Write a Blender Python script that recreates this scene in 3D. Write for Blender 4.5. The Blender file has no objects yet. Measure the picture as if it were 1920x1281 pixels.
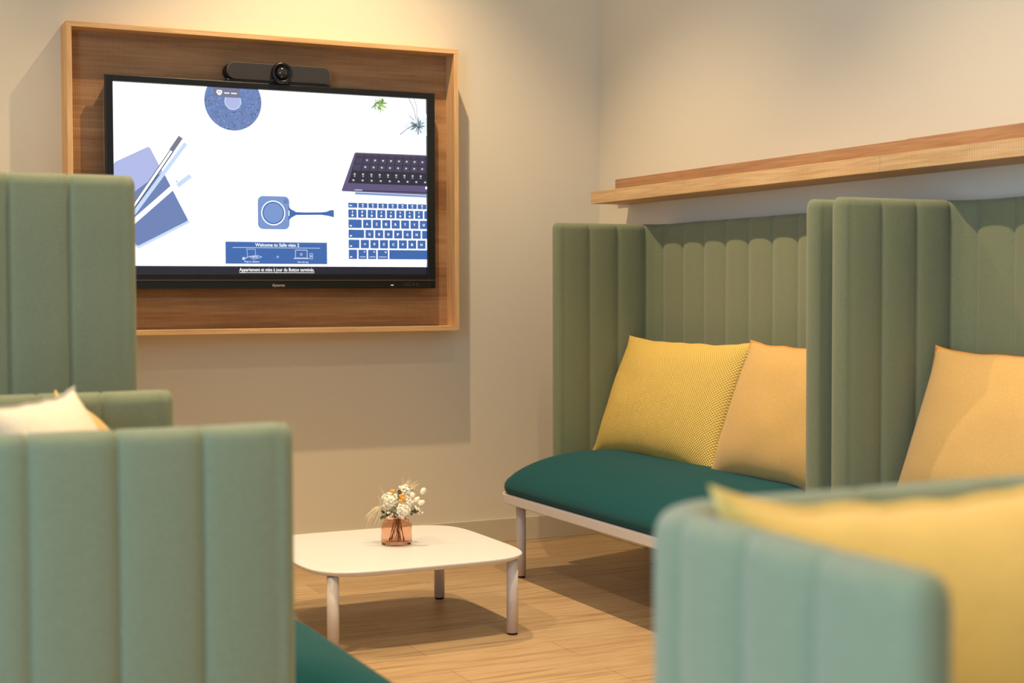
import bpy, bmesh, math, random
from mathutils import Vector, Matrix, noise

random.seed(7)
S = bpy.context.scene
COL = S.collection
PI = math.pi

# ------------------------------------------------------------------ camera
yaw, pitch, roll = 0.4484, 0.0359, -0.0028
fw = Vector((math.sin(yaw)*math.cos(pitch), math.cos(yaw)*math.cos(pitch), -math.sin(pitch)))
rt = Vector((math.cos(yaw), -math.sin(yaw), 0)); up = rt.cross(fw)
r2 = rt*math.cos(roll) + up*math.sin(roll); u2 = up*math.cos(roll) - rt*math.sin(roll)
cam_d = bpy.data.cameras.new('camera'); cam = bpy.data.objects.new('camera', cam_d); COL.objects.link(cam)
m = Matrix((r2, u2, -fw)).transposed().to_4x4(); m.translation = Vector((-3.5527, -6.3777, 1.2244))
cam.matrix_world = m
cam_d.sensor_width = 36; cam_d.lens = 2741.8*36/1920
cam_d.clip_start = 0.05
cam_d.dof.use_dof = True; cam_d.dof.focus_distance = 5.9; cam_d.dof.aperture_fstop = 2.9
S.camera = cam

# ------------------------------------------------------------------ view
vs = S.view_settings
vs.view_transform = 'Standard'; vs.look = 'None'; vs.gamma = 1; vs.use_curve_mapping = False
vs.exposure = 0.08

# ------------------------------------------------------------------ sky and lights
W = bpy.data.worlds.new('sky'); S.world = W; W.use_nodes = True
W.node_tree.nodes['Background'].inputs[0].default_value = (0.45, 0.66, 1.0, 1)
W.node_tree.nodes['Background'].inputs[1].default_value = 1.0

CEIL = 4.0
SPOTS = [(-1.46, -0.92, .95), (-1.46, -2.85, 1.0), (-1.46, -4.8, .85),
         (-3.7, -0.92, 0.5), (-3.7, -2.85, 1.0), (-3.7, -4.8, 0.15), (-2.6, -7.4, .6)]  # last one is an unseen lamp, added behind the camera to lift the ambient
SPOT_W = 250
for i, (x, y, k) in enumerate(SPOTS):
    ld = bpy.data.lights.new('downlight_beam', 'SPOT')
    ld.energy = SPOT_W*k; ld.color = (1.0, 0.76, 0.455); ld.spot_size = math.radians(92); ld.spot_blend = 0.6
    ld.shadow_soft_size = 0.022
    lo = bpy.data.objects.new('downlight_beam', ld); COL.objects.link(lo); lo.location = (x, y, CEIL-0.05)
    ld = bpy.data.lights.new('downlight_fill', 'SPOT')      # weak wide spot added at each lamp to lift the ambient light
    ld.energy = SPOT_W*k*.06; ld.color = (1.0, 0.75, 0.45); ld.spot_size = math.radians(165); ld.spot_blend = 1.0
    ld.shadow_soft_size = 0.03
    lo = bpy.data.objects.new('downlight_fill', ld); COL.objects.link(lo); lo.location = (x, y, CEIL-0.05)

def area(loc, size, energy, color, rot, sy=None):
    ld = bpy.data.lights.new('daylight', 'AREA'); ld.energy = energy; ld.color = color
    ld.shape = 'RECTANGLE'; ld.size = size; ld.size_y = sy or size
    lo = bpy.data.objects.new('daylight', ld); COL.objects.link(lo); lo.location = loc; lo.rotation_euler = rot
    return lo
# daylight entering through the windows of the left wall and of the wall behind the camera
area((-5.35, -5.9, 1.6), 3.6, 155, (0.40, 0.66, 1.0), (0, -PI/2, 0), 2.2)
area((-3.8, -8.95, 1.6), 2.6, 4, (0.5, 0.7, 1.0), (PI/2, 0, 0), 2.0)

# ------------------------------------------------------------------ materials
def lin(c):
    return tuple(((v/255)/12.92 if v/255 <= .04045 else (((v/255)+.055)/1.055)**2.4) for v in c)
def new_mat(name, rgb, rough=.6, metal=0, spec=.5):
    M = bpy.data.materials.new(name); M.use_nodes = True
    b = M.node_tree.nodes['Principled BSDF']
    b.inputs['Base Color'].default_value = (*lin(rgb), 1)
    b.inputs['Roughness'].default_value = rough; b.inputs['Metallic'].default_value = metal
    b.inputs['Specular IOR Level'].default_value = spec
    return M
def nd(M, t, **kw):
    n = M.node_tree.nodes.new(t)
    for k, v in kw.items(): setattr(n, k, v)
    return n
def lk(M, a, b): M.node_tree.links.new(a, b)
def bsdf(M): return M.node_tree.nodes['Principled BSDF']
def coords(M, scale=(1, 1, 1), kind='Object', rot=(0, 0, 0)):
    t = nd(M, 'ShaderNodeTexCoord'); mp = nd(M, 'ShaderNodeMapping')
    mp.inputs['Scale'].default_value = scale; mp.inputs['Rotation'].default_value = rot
    lk(M, t.outputs[kind], mp.inputs['Vector']); return mp.outputs['Vector']
def noise_fac(M, vec, scale, detail=3, rough=.55):
    n = nd(M, 'ShaderNodeTexNoise'); n.inputs['Scale'].default_value = scale
    n.inputs['Detail'].default_value = detail; n.inputs['Roughness'].default_value = rough
    lk(M, vec, n.inputs['Vector']); return n.outputs['Fac']
def ramp(M, fac, stops):
    r = nd(M, 'ShaderNodeValToRGB'); e = r.color_ramp.elements
    while len(e) < len(stops): e.new(.5)
    for i, (p, c) in enumerate(stops):
        e[i].position = p; e[i].color = (*lin(c), 1)
    lk(M, fac, r.inputs['Fac']); return r.outputs['Color']
def mix(M, a, b, f, mode='MULTIPLY'):
    x = nd(M, 'ShaderNodeMixRGB', blend_type=mode)
    for s, v in ((x.inputs[1], a), (x.inputs[2], b), (x.inputs[0], f)):
        if hasattr(v, 'links'): lk(M, v, s)
        elif isinstance(v, tuple): s.default_value = (*v, 1)
        else: s.default_value = v
    return x.outputs[0]
def bump(M, h, strength, dist=.002, prev=None):
    b = nd(M, 'ShaderNodeBump'); b.inputs['Strength'].default_value = strength; b.inputs['Distance'].default_value = dist
    lk(M, h, b.inputs['Height'])
    if prev: lk(M, prev, b.inputs['Normal'])
    lk(M, b.outputs[0], bsdf(M).inputs['Normal']); return b.outputs[0]

def wall_paint(name, rgb):
    M = new_mat(name, rgb, .85, spec=.2)
    v = coords(M)
    bump(M, noise_fac(M, v, 180, 3), .12, .001)
    return M
M_wall = wall_paint('wall_paint', (229, 218, 195))
M_ceil = wall_paint('ceiling_paint', (232, 228, 220))
M_base = new_mat('baseboard_paint', (208, 196, 170), .45)

def fabric(name, a, b, sc=420, bs=.5, sheen=.25):
    M = new_mat(name, a, .95, spec=.15)
    v = coords(M)
    f = noise_fac(M, v, sc, 3, .7)
    g = noise_fac(M, coords(M, (1, 1, 1.6)), 130, 2)
    c = ramp(M, f, [(.3, b), (.7, a)])
    c = mix(M, c, ramp(M, g, [(.35, (238, 238, 238)), (.65, (255, 255, 255))]), .6)
    lk(M, c, bsdf(M).inputs['Base Color'])
    bump(M, f, bs, .0015)
    bsdf(M).inputs['Sheen Weight'].default_value = sheen
    bsdf(M).inputs['Sheen Roughness'].default_value = .5
    return M
M_sage = fabric('sage_felt', (136, 140, 107), (122, 127, 94))
M_seam = fabric('seam_felt', (92, 106, 78), (80, 92, 70))
M_teal = fabric('teal_wool', (12, 80, 82), (8, 68, 71), 500, .3, .08)
M_yel = fabric('yellow_cotton', (228, 188, 100), (224, 181, 92), 700, .25, .2)
M_ora = fabric('ochre_linen', (219, 178, 106), (214, 171, 99), 700, .25, .2)
M_cream = fabric('cream_cotton', (236, 222, 196), (226, 210, 182), 600, .25, .2)
M_pipe = fabric('ochre_piping', (222, 156, 76), (206, 140, 62), 700, .2, .1)
M_greyseam = fabric('grey_thread', (176, 170, 160), (150, 146, 138), 700, .2, .1)

# honeycomb weave for the textured cushion
M_knit = new_mat('yellow_waffle_weave', (232, 182, 82), .95, spec=.15)
def knit():
    M = M_knit
    v = coords(M, (1, 1, 1), rot=(0, 0, math.radians(45)))
    sep = nd(M, 'ShaderNodeSeparateXYZ'); lk(M, v, sep.inputs[0])
    outs = []
    for ax in (0, 1):
        mu = nd(M, 'ShaderNodeMath', operation='MULTIPLY'); mu.inputs[1].default_value = PI/0.0088
        lk(M, sep.outputs[ax], mu.inputs[0])
        sn = nd(M, 'ShaderNodeMath', operation='SINE'); lk(M, mu.outputs[0], sn.inputs[0])
        ab = nd(M, 'ShaderNodeMath', operation='ABSOLUTE'); lk(M, sn.outputs[0], ab.inputs[0]); outs.append(ab.outputs[0])
    mn = nd(M, 'ShaderNodeMath', operation='MULTIPLY'); lk(M, outs[0], mn.inputs[0]); lk(M, outs[1], mn.inputs[1])
    pw = nd(M, 'ShaderNodeMath', operation='POWER'); lk(M, mn.outputs[0], pw.inputs[0]); pw.inputs[1].default_value = .5
    c = ramp(M, pw.outputs[0], [(.0, (212, 170, 86)), (.6, (242, 206, 112))])
    lk(M, c, bsdf(M).inputs['Base Color'])
    bump(M, pw.outputs[0], 1.0, .0035)
knit()

def oak(name, a, b, axis, ribs=None, scale=1.0, streak=.5):
    """wood with grain running along `axis` and an optional fine rough-sawn rib across it"""
    M = new_mat(name, a, .55, spec=.3)
    sc = [26, 26, 26]; sc[axis] = 1.6
    v = coords(M, tuple(s*scale for s in sc))
    f = noise_fac(M, v, 1.0, 5, .6)
    sc2 = [90, 90, 90]; sc2[axis] = 4
    g = noise_fac(M, coords(M, tuple(sc2)), 1.0, 3, .6)
    c = ramp(M, f, [(.3, b), (.7, a)])
    c = mix(M, c, ramp(M, g, [(.35, (205, 195, 185)), (.6, (255, 255, 255))]), streak)
    h = g
    if ribs:
        w = nd(M, 'ShaderNodeTexWave', wave_type='BANDS', bands_direction='XYZ'[axis], wave_profile='SIN')
        w.inputs['Scale'].default_value = ribs; w.inputs['Distortion'].default_value = .8; w.inputs['Detail'].default_value = 1
        lk(M, coords(M), w.inputs['Vector'])
        c = mix(M, c, ramp(M, w.outputs['Fac'], [(.0, (214, 206, 200)), (.5, (255, 255, 255))]), .5)
        # blotchy medullary rays
        rr = [9, 9, 30]; rr[axis] = 14
        q = noise_fac(M, coords(M, tuple(rr)), 1.0, 3, .5)
        c = mix(M, c, ramp(M, q, [(.55, (255, 255, 255)), (.75, (255, 236, 214))]), .5)
        h = w.outputs['Fac']
        if axis == 0:     # separate boards glued edge to edge, each with its own tone
            sp = nd(M, 'ShaderNodeSeparateXYZ'); lk(M, coords(M, kind='Generated'), sp.inputs[0])
            mu = nd(M, 'ShaderNodeMath', operation='MULTIPLY'); lk(M, sp.outputs[2], mu.inputs[0]); mu.inputs[1].default_value = 9.3
            fl = nd(M, 'ShaderNodeMath', operation='FLOOR'); lk(M, mu.outputs[0], fl.inputs[0])
            wn = nd(M, 'ShaderNodeTexWhiteNoise', noise_dimensions='1D'); lk(M, fl.outputs[0], wn.inputs['W'])
            c = mix(M, c, ramp(M, wn.outputs['Value'], [(0, (204, 192, 182)), (1, (255, 255, 255))]), 1.0)
    lk(M, c, bsdf(M).inputs['Base Color'])
    bump(M, h, .35, .0012)
    return M
M_oakX = oak('oak_frame_horizontal', (240, 196, 142), (228, 180, 124), 0)
M_oakZ = oak('oak_frame_vertical', (240, 196, 142), (226, 178, 122), 2)
M_panel = oak('rough_sawn_oak', (212, 166, 118), (180, 134, 90), 0, ribs=34)
M_shelf = oak('oak_shelf_front', (232, 196, 146), (218, 176, 124), 1, ribs=30)
M_shelfb = oak('oak_shelf_back', (200, 154, 110), (176, 130, 90), 1)

# floor planks, running along X
M_floor = new_mat('oak_vinyl_planks', (196, 156, 110), .42, spec=.35)
def floor_mat():
    M = M_floor
    br = nd(M, 'ShaderNodeTexBrick'); br.offset = .37; br.inputs['Scale'].default_value = 1
    br.inputs['Brick Width'].default_value = 1.25; br.inputs['Row Height'].default_value = .19
    br.inputs['Mortar Size'].default_value = .0012; br.inputs['Bias'].default_value = 0
    br.inputs['Color1'].default_value = (*lin((204, 178, 140)), 1); br.inputs['Color2'].default_value = (*lin((188, 160, 122)), 1)
    br.inputs['Mortar'].default_value = (*lin((150, 112, 74)), 1)
    lk(M, coords(M), br.inputs['Vector'])
    f = noise_fac(M, coords(M, (1.1, 20, 1)), 1.6, 6, .62)
    c = mix(M, br.outputs['Color'], ramp(M, f, [(.3, (186, 160, 136)), (.52, (250, 248, 246)), (.72, (214, 196, 176))]), .9)
    g = noise_fac(M, coords(M, (3, 130, 1)), 1.5, 4, .6)
    c = mix(M, c, ramp(M, g, [(.35, (218, 204, 190)), (.6, (255, 255, 255))]), .5)
    lk(M, c, bsdf(M).inputs['Base Color'])
    bump(M, g, .12, .001)
floor_mat()

M_white = new_mat('white_lacquer', (226, 224, 222), .35)
M_whitem = new_mat('white_powder_coat', (214, 204, 196), .4)
M_black = new_mat('black_plastic', (14, 14, 17), .32)
M_blackm = new_mat('matt_black_plastic', (24, 22, 24), .6)
M_rubber = new_mat('black_rubber', (16, 16, 16), .8)
M_mesh = new_mat('charcoal_speaker_cloth', (50, 48, 50), .8)
bump(M_mesh, noise_fac(M_mesh, coords(M_mesh), 900, 2), .6, .001)
M_greyp = new_mat('grey_trim', (104, 92, 84), .5)
M_chrome = new_mat('chrome_trim', (170, 165, 160), .2, 1)
def emit(name, rgb, k=1.0):
    M = bpy.data.materials.new(name); M.use_nodes = True; nt = M.node_tree
    b = nt.nodes['Principled BSDF']; b.inputs['Base Color'].default_value = (.01, .01, .012, 1); b.inputs['Roughness'].default_value = .25
    b.inputs['Emission Color'].default_value = (*lin(rgb), 1); b.inputs['Emission Strength'].default_value = k
    return M

# ------------------------------------------------------------------ helpers
def tag(o, label=None, cat=None, group=None, kind=None):
    if label: o['label'] = label
    if cat: o['category'] = cat
    if group: o['group'] = group
    if kind: o['kind'] = kind
    return o
def empty(name, loc=(0, 0, 0), rz=0, **kw):
    o = bpy.data.objects.new(name, None); COL.objects.link(o); o.location = loc; o.rotation_euler = (0, 0, rz)
    o.empty_display_size = .05
    return tag(o, **kw)
def obj(name, bm, mats, parent=None, smooth=True, loc=None, rot=None, bevel=0):
    me = bpy.data.meshes.new(name)
    bmesh.ops.recalc_face_normals(bm, faces=bm.faces)
    bm.to_mesh(me); bm.free()
    if not isinstance(mats, (list, tuple)): mats = [mats]
    for mm in mats: me.materials.append(mm)
    for p in me.polygons: p.use_smooth = smooth
    o = bpy.data.objects.new(name, me); COL.objects.link(o)
    if parent: o.parent = parent
    if loc: o.location = loc
    if rot: o.rotation_euler = rot
    if bevel:
        b = o.modifiers.new('edges', 'BEVEL'); b.width = bevel; b.segments = 2; b.limit_method = 'ANGLE'
        b.harden_normals = False
    return o
def box(bm, x0, x1, y0, y1, z0, z1, mi=0):
    v = [bm.verts.new(p) for p in ((x0, y0, z0), (x1, y0, z0), (x1, y1, z0), (x0, y1, z0), (x0, y0, z1), (x1, y0, z1), (x1, y1, z1), (x0, y1, z1))]
    for q in ((0, 3, 2, 1), (4, 5, 6, 7), (0, 1, 5, 4), (1, 2, 6, 5), (2, 3, 7, 6), (3, 0, 4, 7)):
        f = bm.faces.new([v[i] for i in q]); f.material_index = mi
def boxo(name, x0, x1, y0, y1, z0, z1, mat, parent=None, bevel=0.0, **kw):
    bm = bmesh.new(); box(bm, x0, x1, y0, y1, z0, z1)
    o = obj(name, bm, mat, parent, smooth=False, bevel=bevel); return tag(o, **kw)
def lathe(bm, prof, n=32, c=(0, 0), mi=0, cap=True):
    rings = []
    for r, z in prof:
        rings.append([bm.verts.new((c[0]+r*math.cos(2*PI*i/n), c[1]+r*math.sin(2*PI*i/n), z)) for i in range(n)])
    for a, b in zip(rings, rings[1:]):
        for i in range(n):
            f = bm.faces.new((a[i], a[(i+1) % n], b[(i+1) % n], b[i])); f.material_index = mi
    if cap:
        for r in (rings[0], rings[-1]):
            f = bm.faces.new(r); f.material_index = mi
def tube(bm, pts, rad, n=8, mi=0):
    pts = [Vector(p) for p in pts]; rings = []
    for i, p in enumerate(pts):
        t = (pts[min(i+1, len(pts)-1)] - pts[max(i-1, 0)]).normalized()
        a = t.orthogonal().normalized() if i == 0 else (pa - t*pa.dot(t)).normalized()
        pa = a; b = t.cross(a)
        r = rad[i] if isinstance(rad, (list, tuple)) else rad
        rings.append([bm.verts.new(p + (a*math.cos(2*PI*k/n) + b*math.sin(2*PI*k/n))*r) for k in range(n)])
    for a, b in zip(rings, rings[1:]):
        for k in range(n):
            f = bm.faces.new((a[k], a[(k+1) % n], b[(k+1) % n], b[k])); f.material_index = mi
    for r in (rings[0], rings[-1]):
        f = bm.faces.new(r); f.material_index = mi
def ellipsoid(bm, c, r, rotm=None, seg=12, rings=8, mi=0, jitter=0):
    g = bmesh.ops.create_uvsphere(bm, u_segments=seg, v_segments=rings, radius=1)
    for v in g['verts']:
        p = Vector((v.co.x*r[0], v.co.y*r[1], v.co.z*r[2]))
        if jitter: p *= 1 + jitter*noise.noise(v.co*3.1 + Vector(c)*40)
        if rotm: p = rotm @ p
        v.co = p + Vector(c)
        for f in v.link_faces: f.material_index = mi

# ------------------------------------------------------------------ room shell
XL, YB = -5.4, -9.0
def struct(name, bm, mat, parent=None):
    o = obj(name, bm, mat, parent, smooth=False)
    if not parent: o['kind'] = 'structure'
    return o
bm = bmesh.new(); box(bm, XL-.2, .2, YB-.2, .2, -.1, 0); struct('floor', bm, M_floor)
bm = bmesh.new(); box(bm, XL-.2, .2, YB-.2, .2, CEIL, CEIL+.1); struct('ceiling', bm, M_ceil)
bm = bmesh.new(); box(bm, XL-.2, .2, 0, .2, 0, CEIL); struct('wall_back', bm, M_wall)
bm = bmesh.new(); box(bm, 0, .2, YB, 0, 0, CEIL); struct('wall_right', bm, M_wall)
# left wall with one wide window opening, front wall with another
def wall_with_hole(name, horiz, a0, a1, h0, h1, z0, z1, c0, c1):
    bm = bmesh.new()
    def b(s0, s1, q0, q1):
        if horiz: box(bm, s0, s1, c0, c1, q0, q1)
        else: box(bm, c0, c1, s0, s1, q0, q1)
    b(a0, h0, 0, CEIL); b(h1, a1, 0, CEIL); b(h0, h1, 0, z0); b(h0, h1, z1, CEIL)
    return struct(name, bm, M_wall)
wall_with_hole('wall_left', False, YB, 0, -7.8, -4.0, .5, 2.7, XL-.2, XL)
wall_with_hole('wall_front', True, XL, 0, -5.1, -2.5, .6, 2.6, YB-.2, YB)
M_glass = new_mat('window_glass', (240, 246, 250), .02); bsdf(M_glass).inputs['Transmission Weight'].default_value = 1
bsdf(M_glass).inputs['IOR'].default_value = 1.02
for nm, pane, bars in (('window_1', (XL-.13, XL-.12, -7.8, -4.0, .5, 2.7), [(XL-.16, XL-.09, y, y+.05, .5, 2.7) for y in (-7.8, -5.925, -4.05)] + [(XL-.16, XL-.09, -7.75, -4.05, z, z+.05) for z in (.5, 2.65)]),
                       ('window_2', (-5.1, -2.5, YB-.13, YB-.12, .6, 2.6), [(x, x+.05, YB-.16, YB-.09, .6, 2.6) for x in (-5.1, -3.825, -2.55)] + [(-5.05, -2.55, YB-.16, YB-.09, z, z+.05) for z in (.6, 2.55)])):
    bm = bmesh.new()
    for q in bars: box(bm, *q)
    w = struct(nm, bm, M_whitem)
    bm = bmesh.new(); box(bm, *pane); struct('pane', bm, M_glass, w)
# baseboards
BH = .114
def bb(name, x0, x1, y0, y1):
    bm = bmesh.new(); box(bm, x0, x1, y0, y1, 0, BH)
    o = struct(name, bm, M_base); b = o.modifiers.new('edges', 'BEVEL'); b.width = .003; b.segments = 2
bb('baseboard_back', XL, 0, -.014, 0); bb('baseboard_right', -.014, 0, YB, -.014)
bb('baseboard_left', XL, XL+.014, YB, -.014); bb('baseboard_front', XL+.014, -.014, YB, YB+.014)

# ceiling downlights
M_lampglow = emit('lamp_glow', (255, 214, 160), 12)
place_words = {0: 'nearest the screen corner', 1: 'above the row between the two high sofas', 2: 'toward the near right seats',
               3: 'above the left end of the screen wall', 4: 'above the left high sofa', 5: 'above the left armchair', 6: 'added behind the camera for more ambient light'}
for i, (x, y, k) in enumerate(SPOTS):
    e = empty('ceiling_downlight', (x, y, CEIL), label='small round white downlight in the ceiling, ' + place_words[i], cat='ceiling light', group='ceiling downlights')
    bm = bmesh.new(); lathe(bm, [(.055, -.001), (.055, -.006), (.045, -.012), (.040, -.006), (.040, -.001)], 32, cap=False); obj('trim_ring', bm, M_white, e)
    bm = bmesh.new(); lathe(bm, [(.001, -.002), (.038, -.002)], 24, cap=False); obj('lens', bm, M_lampglow, e)

# ------------------------------------------------------------------ television niche frame
FX0, FX1, FZ0, FZ1, FY = -2.5798, -0.8252, 1.0323, 2.3312, -.1455
TB = .022
nf = empty('wall_frame', ((FX0+FX1)/2, 0, FZ0), label='shallow oak box frame on the wall around the large screen', cat='wall frame')
def ch(o, p):
    o.parent = p; o.matrix_parent_inverse = Matrix.Translation(-Vector(p.location)); return o
ch(boxo('back_panel', FX0+TB, FX1-TB, -.050, -.030, FZ0+TB, FZ1-TB, M_panel), nf)
ch(boxo('top_board', FX0, FX1, FY, 0, FZ1-TB, FZ1, M_oakX, bevel=.0015), nf)
ch(boxo('bottom_board', FX0, FX1, FY, 0, FZ0, FZ0+TB, M_oakX, bevel=.0015), nf)
ch(boxo('side_board', FX0, FX0+TB, FY, 0, FZ0+TB, FZ1-TB, M_oakZ, bevel=.0015), nf)
ch(boxo('side_board', FX1-TB, FX1, FY, 0, FZ0+TB, FZ1-TB, M_oakZ, bevel=.0015), nf)

# ------------------------------------------------------------------ television
TX, TZ, TY = -2.4234, 1.2286, -.1255
TW, TH = 1.488, .897
tv = empty('television', (TX, TY, TZ), label='large black wall screen showing keyboards, notebook and a round speaker', cat='television')
def rect_ring(bm, x0, x1, z0, z1, ix0, ix1, iz0, iz1, y, yi):
    o = [bm.verts.new(p) for p in ((x0, y, z0), (x1, y, z0), (x1, y, z1), (x0, y, z1))]
    i_ = [bm.verts.new(p) for p in ((ix0, yi, iz0), (ix1, yi, iz0), (ix1, yi, iz1), (ix0, yi, iz1))]
    for k in range(4): bm.faces.new((o[k], o[(k+1) % 4], i_[(k+1) % 4], i_[k]))
SX0, SX1, SZ0, SZ1 = .033, 1.4485, .066, .870          # lit area inside the cabinet
boxo('rear_housing', .02, TW-.02, .02, .0745, .02, TH-.02, M_blackm, tv)
bm = bmesh.new()
box(bm, 0, SX0, 0, .02, 0, TH); box(bm, SX1, TW, 0, .02, 0, TH); box(bm, SX0, SX1, 0, .02, SZ1, TH); box(bm, SX0, SX1, 0, .02, .0, SZ0)
obj('bezel', bm, M_black, tv, smooth=False, bevel=.003)
boxo('speaker_ledge', .004, TW-.004, -.004, .001, .036, .039, M_greyp, tv)
# brand lettering and marks on the bezel
def text_bm(s, size, width=None, bold=0):
    cu = bpy.data.curves.new('lettering', 'FONT'); cu.body = s; cu.size = size; cu.align_x = 'LEFT'; cu.offset = bold; cu.resolution_u = 2
    o = bpy.data.objects.new('lettering', cu); COL.objects.link(o)
    dg = bpy.context.evaluated_depsgraph_get(); dg.update()
    me = bpy.data.meshes.new_from_object(o.evaluated_get(dg))
    bm = bmesh.new(); bm.from_mesh(me)
    bpy.data.objects.remove(o); bpy.data.curves.remove(cu); bpy.data.meshes.remove(me)
    if bm.verts:
        x0 = min(v.co.x for v in bm.verts); x1 = max(v.co.x for v in bm.verts)
        k = (width/(x1-x0)) if width else 1
        for v in bm.verts: v.co = Vector(((v.co.x-x0)*k, v.co.y, 0))
    return bm
def put_text(bm, s, x, z, size, width=None, y=0, mi=0, bold=0):
    t = text_bm(s, size, width, bold)
    mp = {}
    for v in t.verts: mp[v] = bm.verts.new((x+v.co.x, y, z+v.co.y))
    for f in t.faces:
        try:
            g = bm.faces.new([mp[v] for v in f.verts]); g.material_index = mi
        except ValueError: pass
    t.free()
bm = bmesh.new(); put_text(bm, 'iiyama', .711, .010, .017, .056, -.001, bold=.0004)
tag(obj('brand_lettering', bm, new_mat('silver_print', (190, 176, 160), .4), tv, smooth=False))
bm = bmesh.new(); box(bm, 1.266, 1.279, -.001, .001, .0135, .0165); obj('power_light', bm, emit('led_white', (240, 245, 255), 1.0), tv, smooth=False)
M_dim = new_mat('dim_print', (96, 84, 76), .6)
for k, (x, w_, h_) in enumerate(((1.300, .003, .003), (1.330, .010, .008), (1.347, .012, .017), (1.372, .011, .010), (1.392, .011, .010))):
    z = .013 if h_ < .015 else .012; bm = bmesh.new()
    for a, b, c, d in ((x, x+w_, z, z+.0015), (x, x+w_, z+h_-.0015, z+h_), (x, x+.0015, z, z+h_), (x+w_-.0015, x+w_, z, z+h_)):
        box(bm, a, b, -.0008, .001, c, d)
    obj('port_marking', bm, M_dim, tv, smooth=False)

# ---- picture on the screen: one mesh of thin coloured layers
ICE = 1.0
pm = [emit('scr_white', (252, 253, 255), 1.12), emit('scr_blue', (62, 108, 178), .9), emit('scr_midblue', (120, 152, 208), .95), emit('scr_lilac', (172, 182, 226), 1.0),
      emit('scr_navy', (34, 40, 62), .8), emit('scr_plum', (74, 66, 94), .8), emit('scr_key_dark', (46, 44, 62), .7), emit('scr_pale', (196, 216, 246), 1.0),
      emit('scr_grey', (120, 124, 150), .9), emit('scr_green', (150, 196, 70), 1.0), emit('scr_darkgreen', (96, 120, 110), .8), emit('scr_slate', (108, 130, 182), .95),
      emit('scr_text', (255, 255, 255), 1.1), emit('scr_bar', (40, 42, 62), .55), emit('scr_purple', (98, 88, 130), .85), emit('scr_keytext', (200, 210, 236), .95)]
WH, BL, MB_, LI, NV, PL, KD, PA, GY, GR, DG, SL, TX_, BA, PU, KT = range(16)
bm = bmesh.new(); LAY = [0]
def lay():
    LAY[0] += 1; return .0125 - .00003*LAY[0]
def poly(pts, mi):
    y = lay(); f = bm.faces.new([bm.verts.new((p[0], y, p[1])) for p in pts]); f.material_index = mi
def rr(x0, x1, z0, z1, mi, r=0.0, y=None):
    y = lay() if y is None else y
    x1 = min(x1, SX1); z1 = min(z1, SZ1-.001)
    if r == 0 or x1-x0 < 2*r: pts = [(x0, z0), (x1, z0), (x1, z1), (x0, z1)]
    else:
        pts = []
        for cx, cz, a0 in ((x0+r, z0+r, 180), (x1-r, z0+r, 270), (x1-r, z1-r, 0), (x0+r, z1-r, 90)):
            for k in range(5):
                a = math.radians(a0 + 22.5*k); pts.append((cx+r*math.cos(a), cz+r*math.sin(a)))
    f = bm.faces.new([bm.verts.new((p[0], y, p[1])) for p in pts]); f.material_index = mi
def disc(cx, cz, r, mi, zmax=99, n=40):
    y = lay(); pts = []
    for k in range(n):
        a = 2*PI*k/n; pts.append((cx+r*math.cos(a), min(cz+r*math.sin(a), zmax)))
    f = bm.faces.new([bm.verts.new((p[0], y, p[1])) for p in pts]); f.material_index = mi
def stroke(pts, w, mi, y=None):
    y = lay() if y is None else y
    for a, b in zip(pts, pts[1:]):
        d = Vector((b[0]-a[0], b[1]-a[1])); 
        if d.length < 1e-6: continue
        n_ = Vector((-d.y, d.x)).normalized()*w/2
        f = bm.faces.new([bm.verts.new((q[0], y, q[1])) for q in ((a[0]+n_.x, a[1]+n_.y), (b[0]+n_.x, b[1]+n_.y), (b[0]-n_.x, b[1]-n_.y), (a[0]-n_.x, a[1]-n_.y))]); f.material_index = mi
def txt(s, x, z, size, width, mi=TX_, bold=0.0):
    put_text(bm, s, x, z, size, width, lay(), mi, bold)
rr(SX0, SX1, SZ0, SZ1, BA)
rr(SX0, SX1, .098, SZ1, WH)
# round speckled speaker with badge
disc(.546, .812, .126, SL, SZ1-.001)
y = lay()
rs = random.Random(3)
for k in range(1800):
    a = rs.uniform(0, 2*PI); r_ = .123*math.sqrt(rs.random()); x = .546+r_*math.cos(a); z = .812+r_*math.sin(a)
    if z > SZ1-.004: continue
    s_ = rs.uniform(.0009, .0018)
    f = bm.faces.new([bm.verts.new((x+dx*s_, y, z+dz*s_)) for dx, dz in ((-1, -1), (1, -1), (1, 1), (-1, 1))]); f.material_index = rs.choice((MB_, MB_, BL, GY, MB_, NV) if k % 4 else (MB_, LI, BL))
disc(.545, .812, .037, PA, SZ1-.001); disc(.545, .812, .033, LI, SZ1-.001)
rr(.459, .578, .828, .875, SL, .004); rr(.461, .576, .830, .875, GY, .004)
poly([(.476, .858), (.496, .858), (.499, .848), (.493, .839), (.486, .835), (.479, .839), (.473, .848)], TX_)
poly([(.481, .854), (.484, .854), (.484, .846), (.480, .846)], GY); poly([(.488, .854), (.491, .854), (.492, .846), (.488, .846)], GY); poly([(.484, .842), (.488, .842), (.486, .838)], GY)
for x0, x1 in ((.508, .513), (.514, .519), (.520, .525), (.526, .530), (.538, .544), (.545, .550), (.551, .555), (.556, .561), (.562, .563)): rr(x0, x1, .844, .849, TX_)
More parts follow.
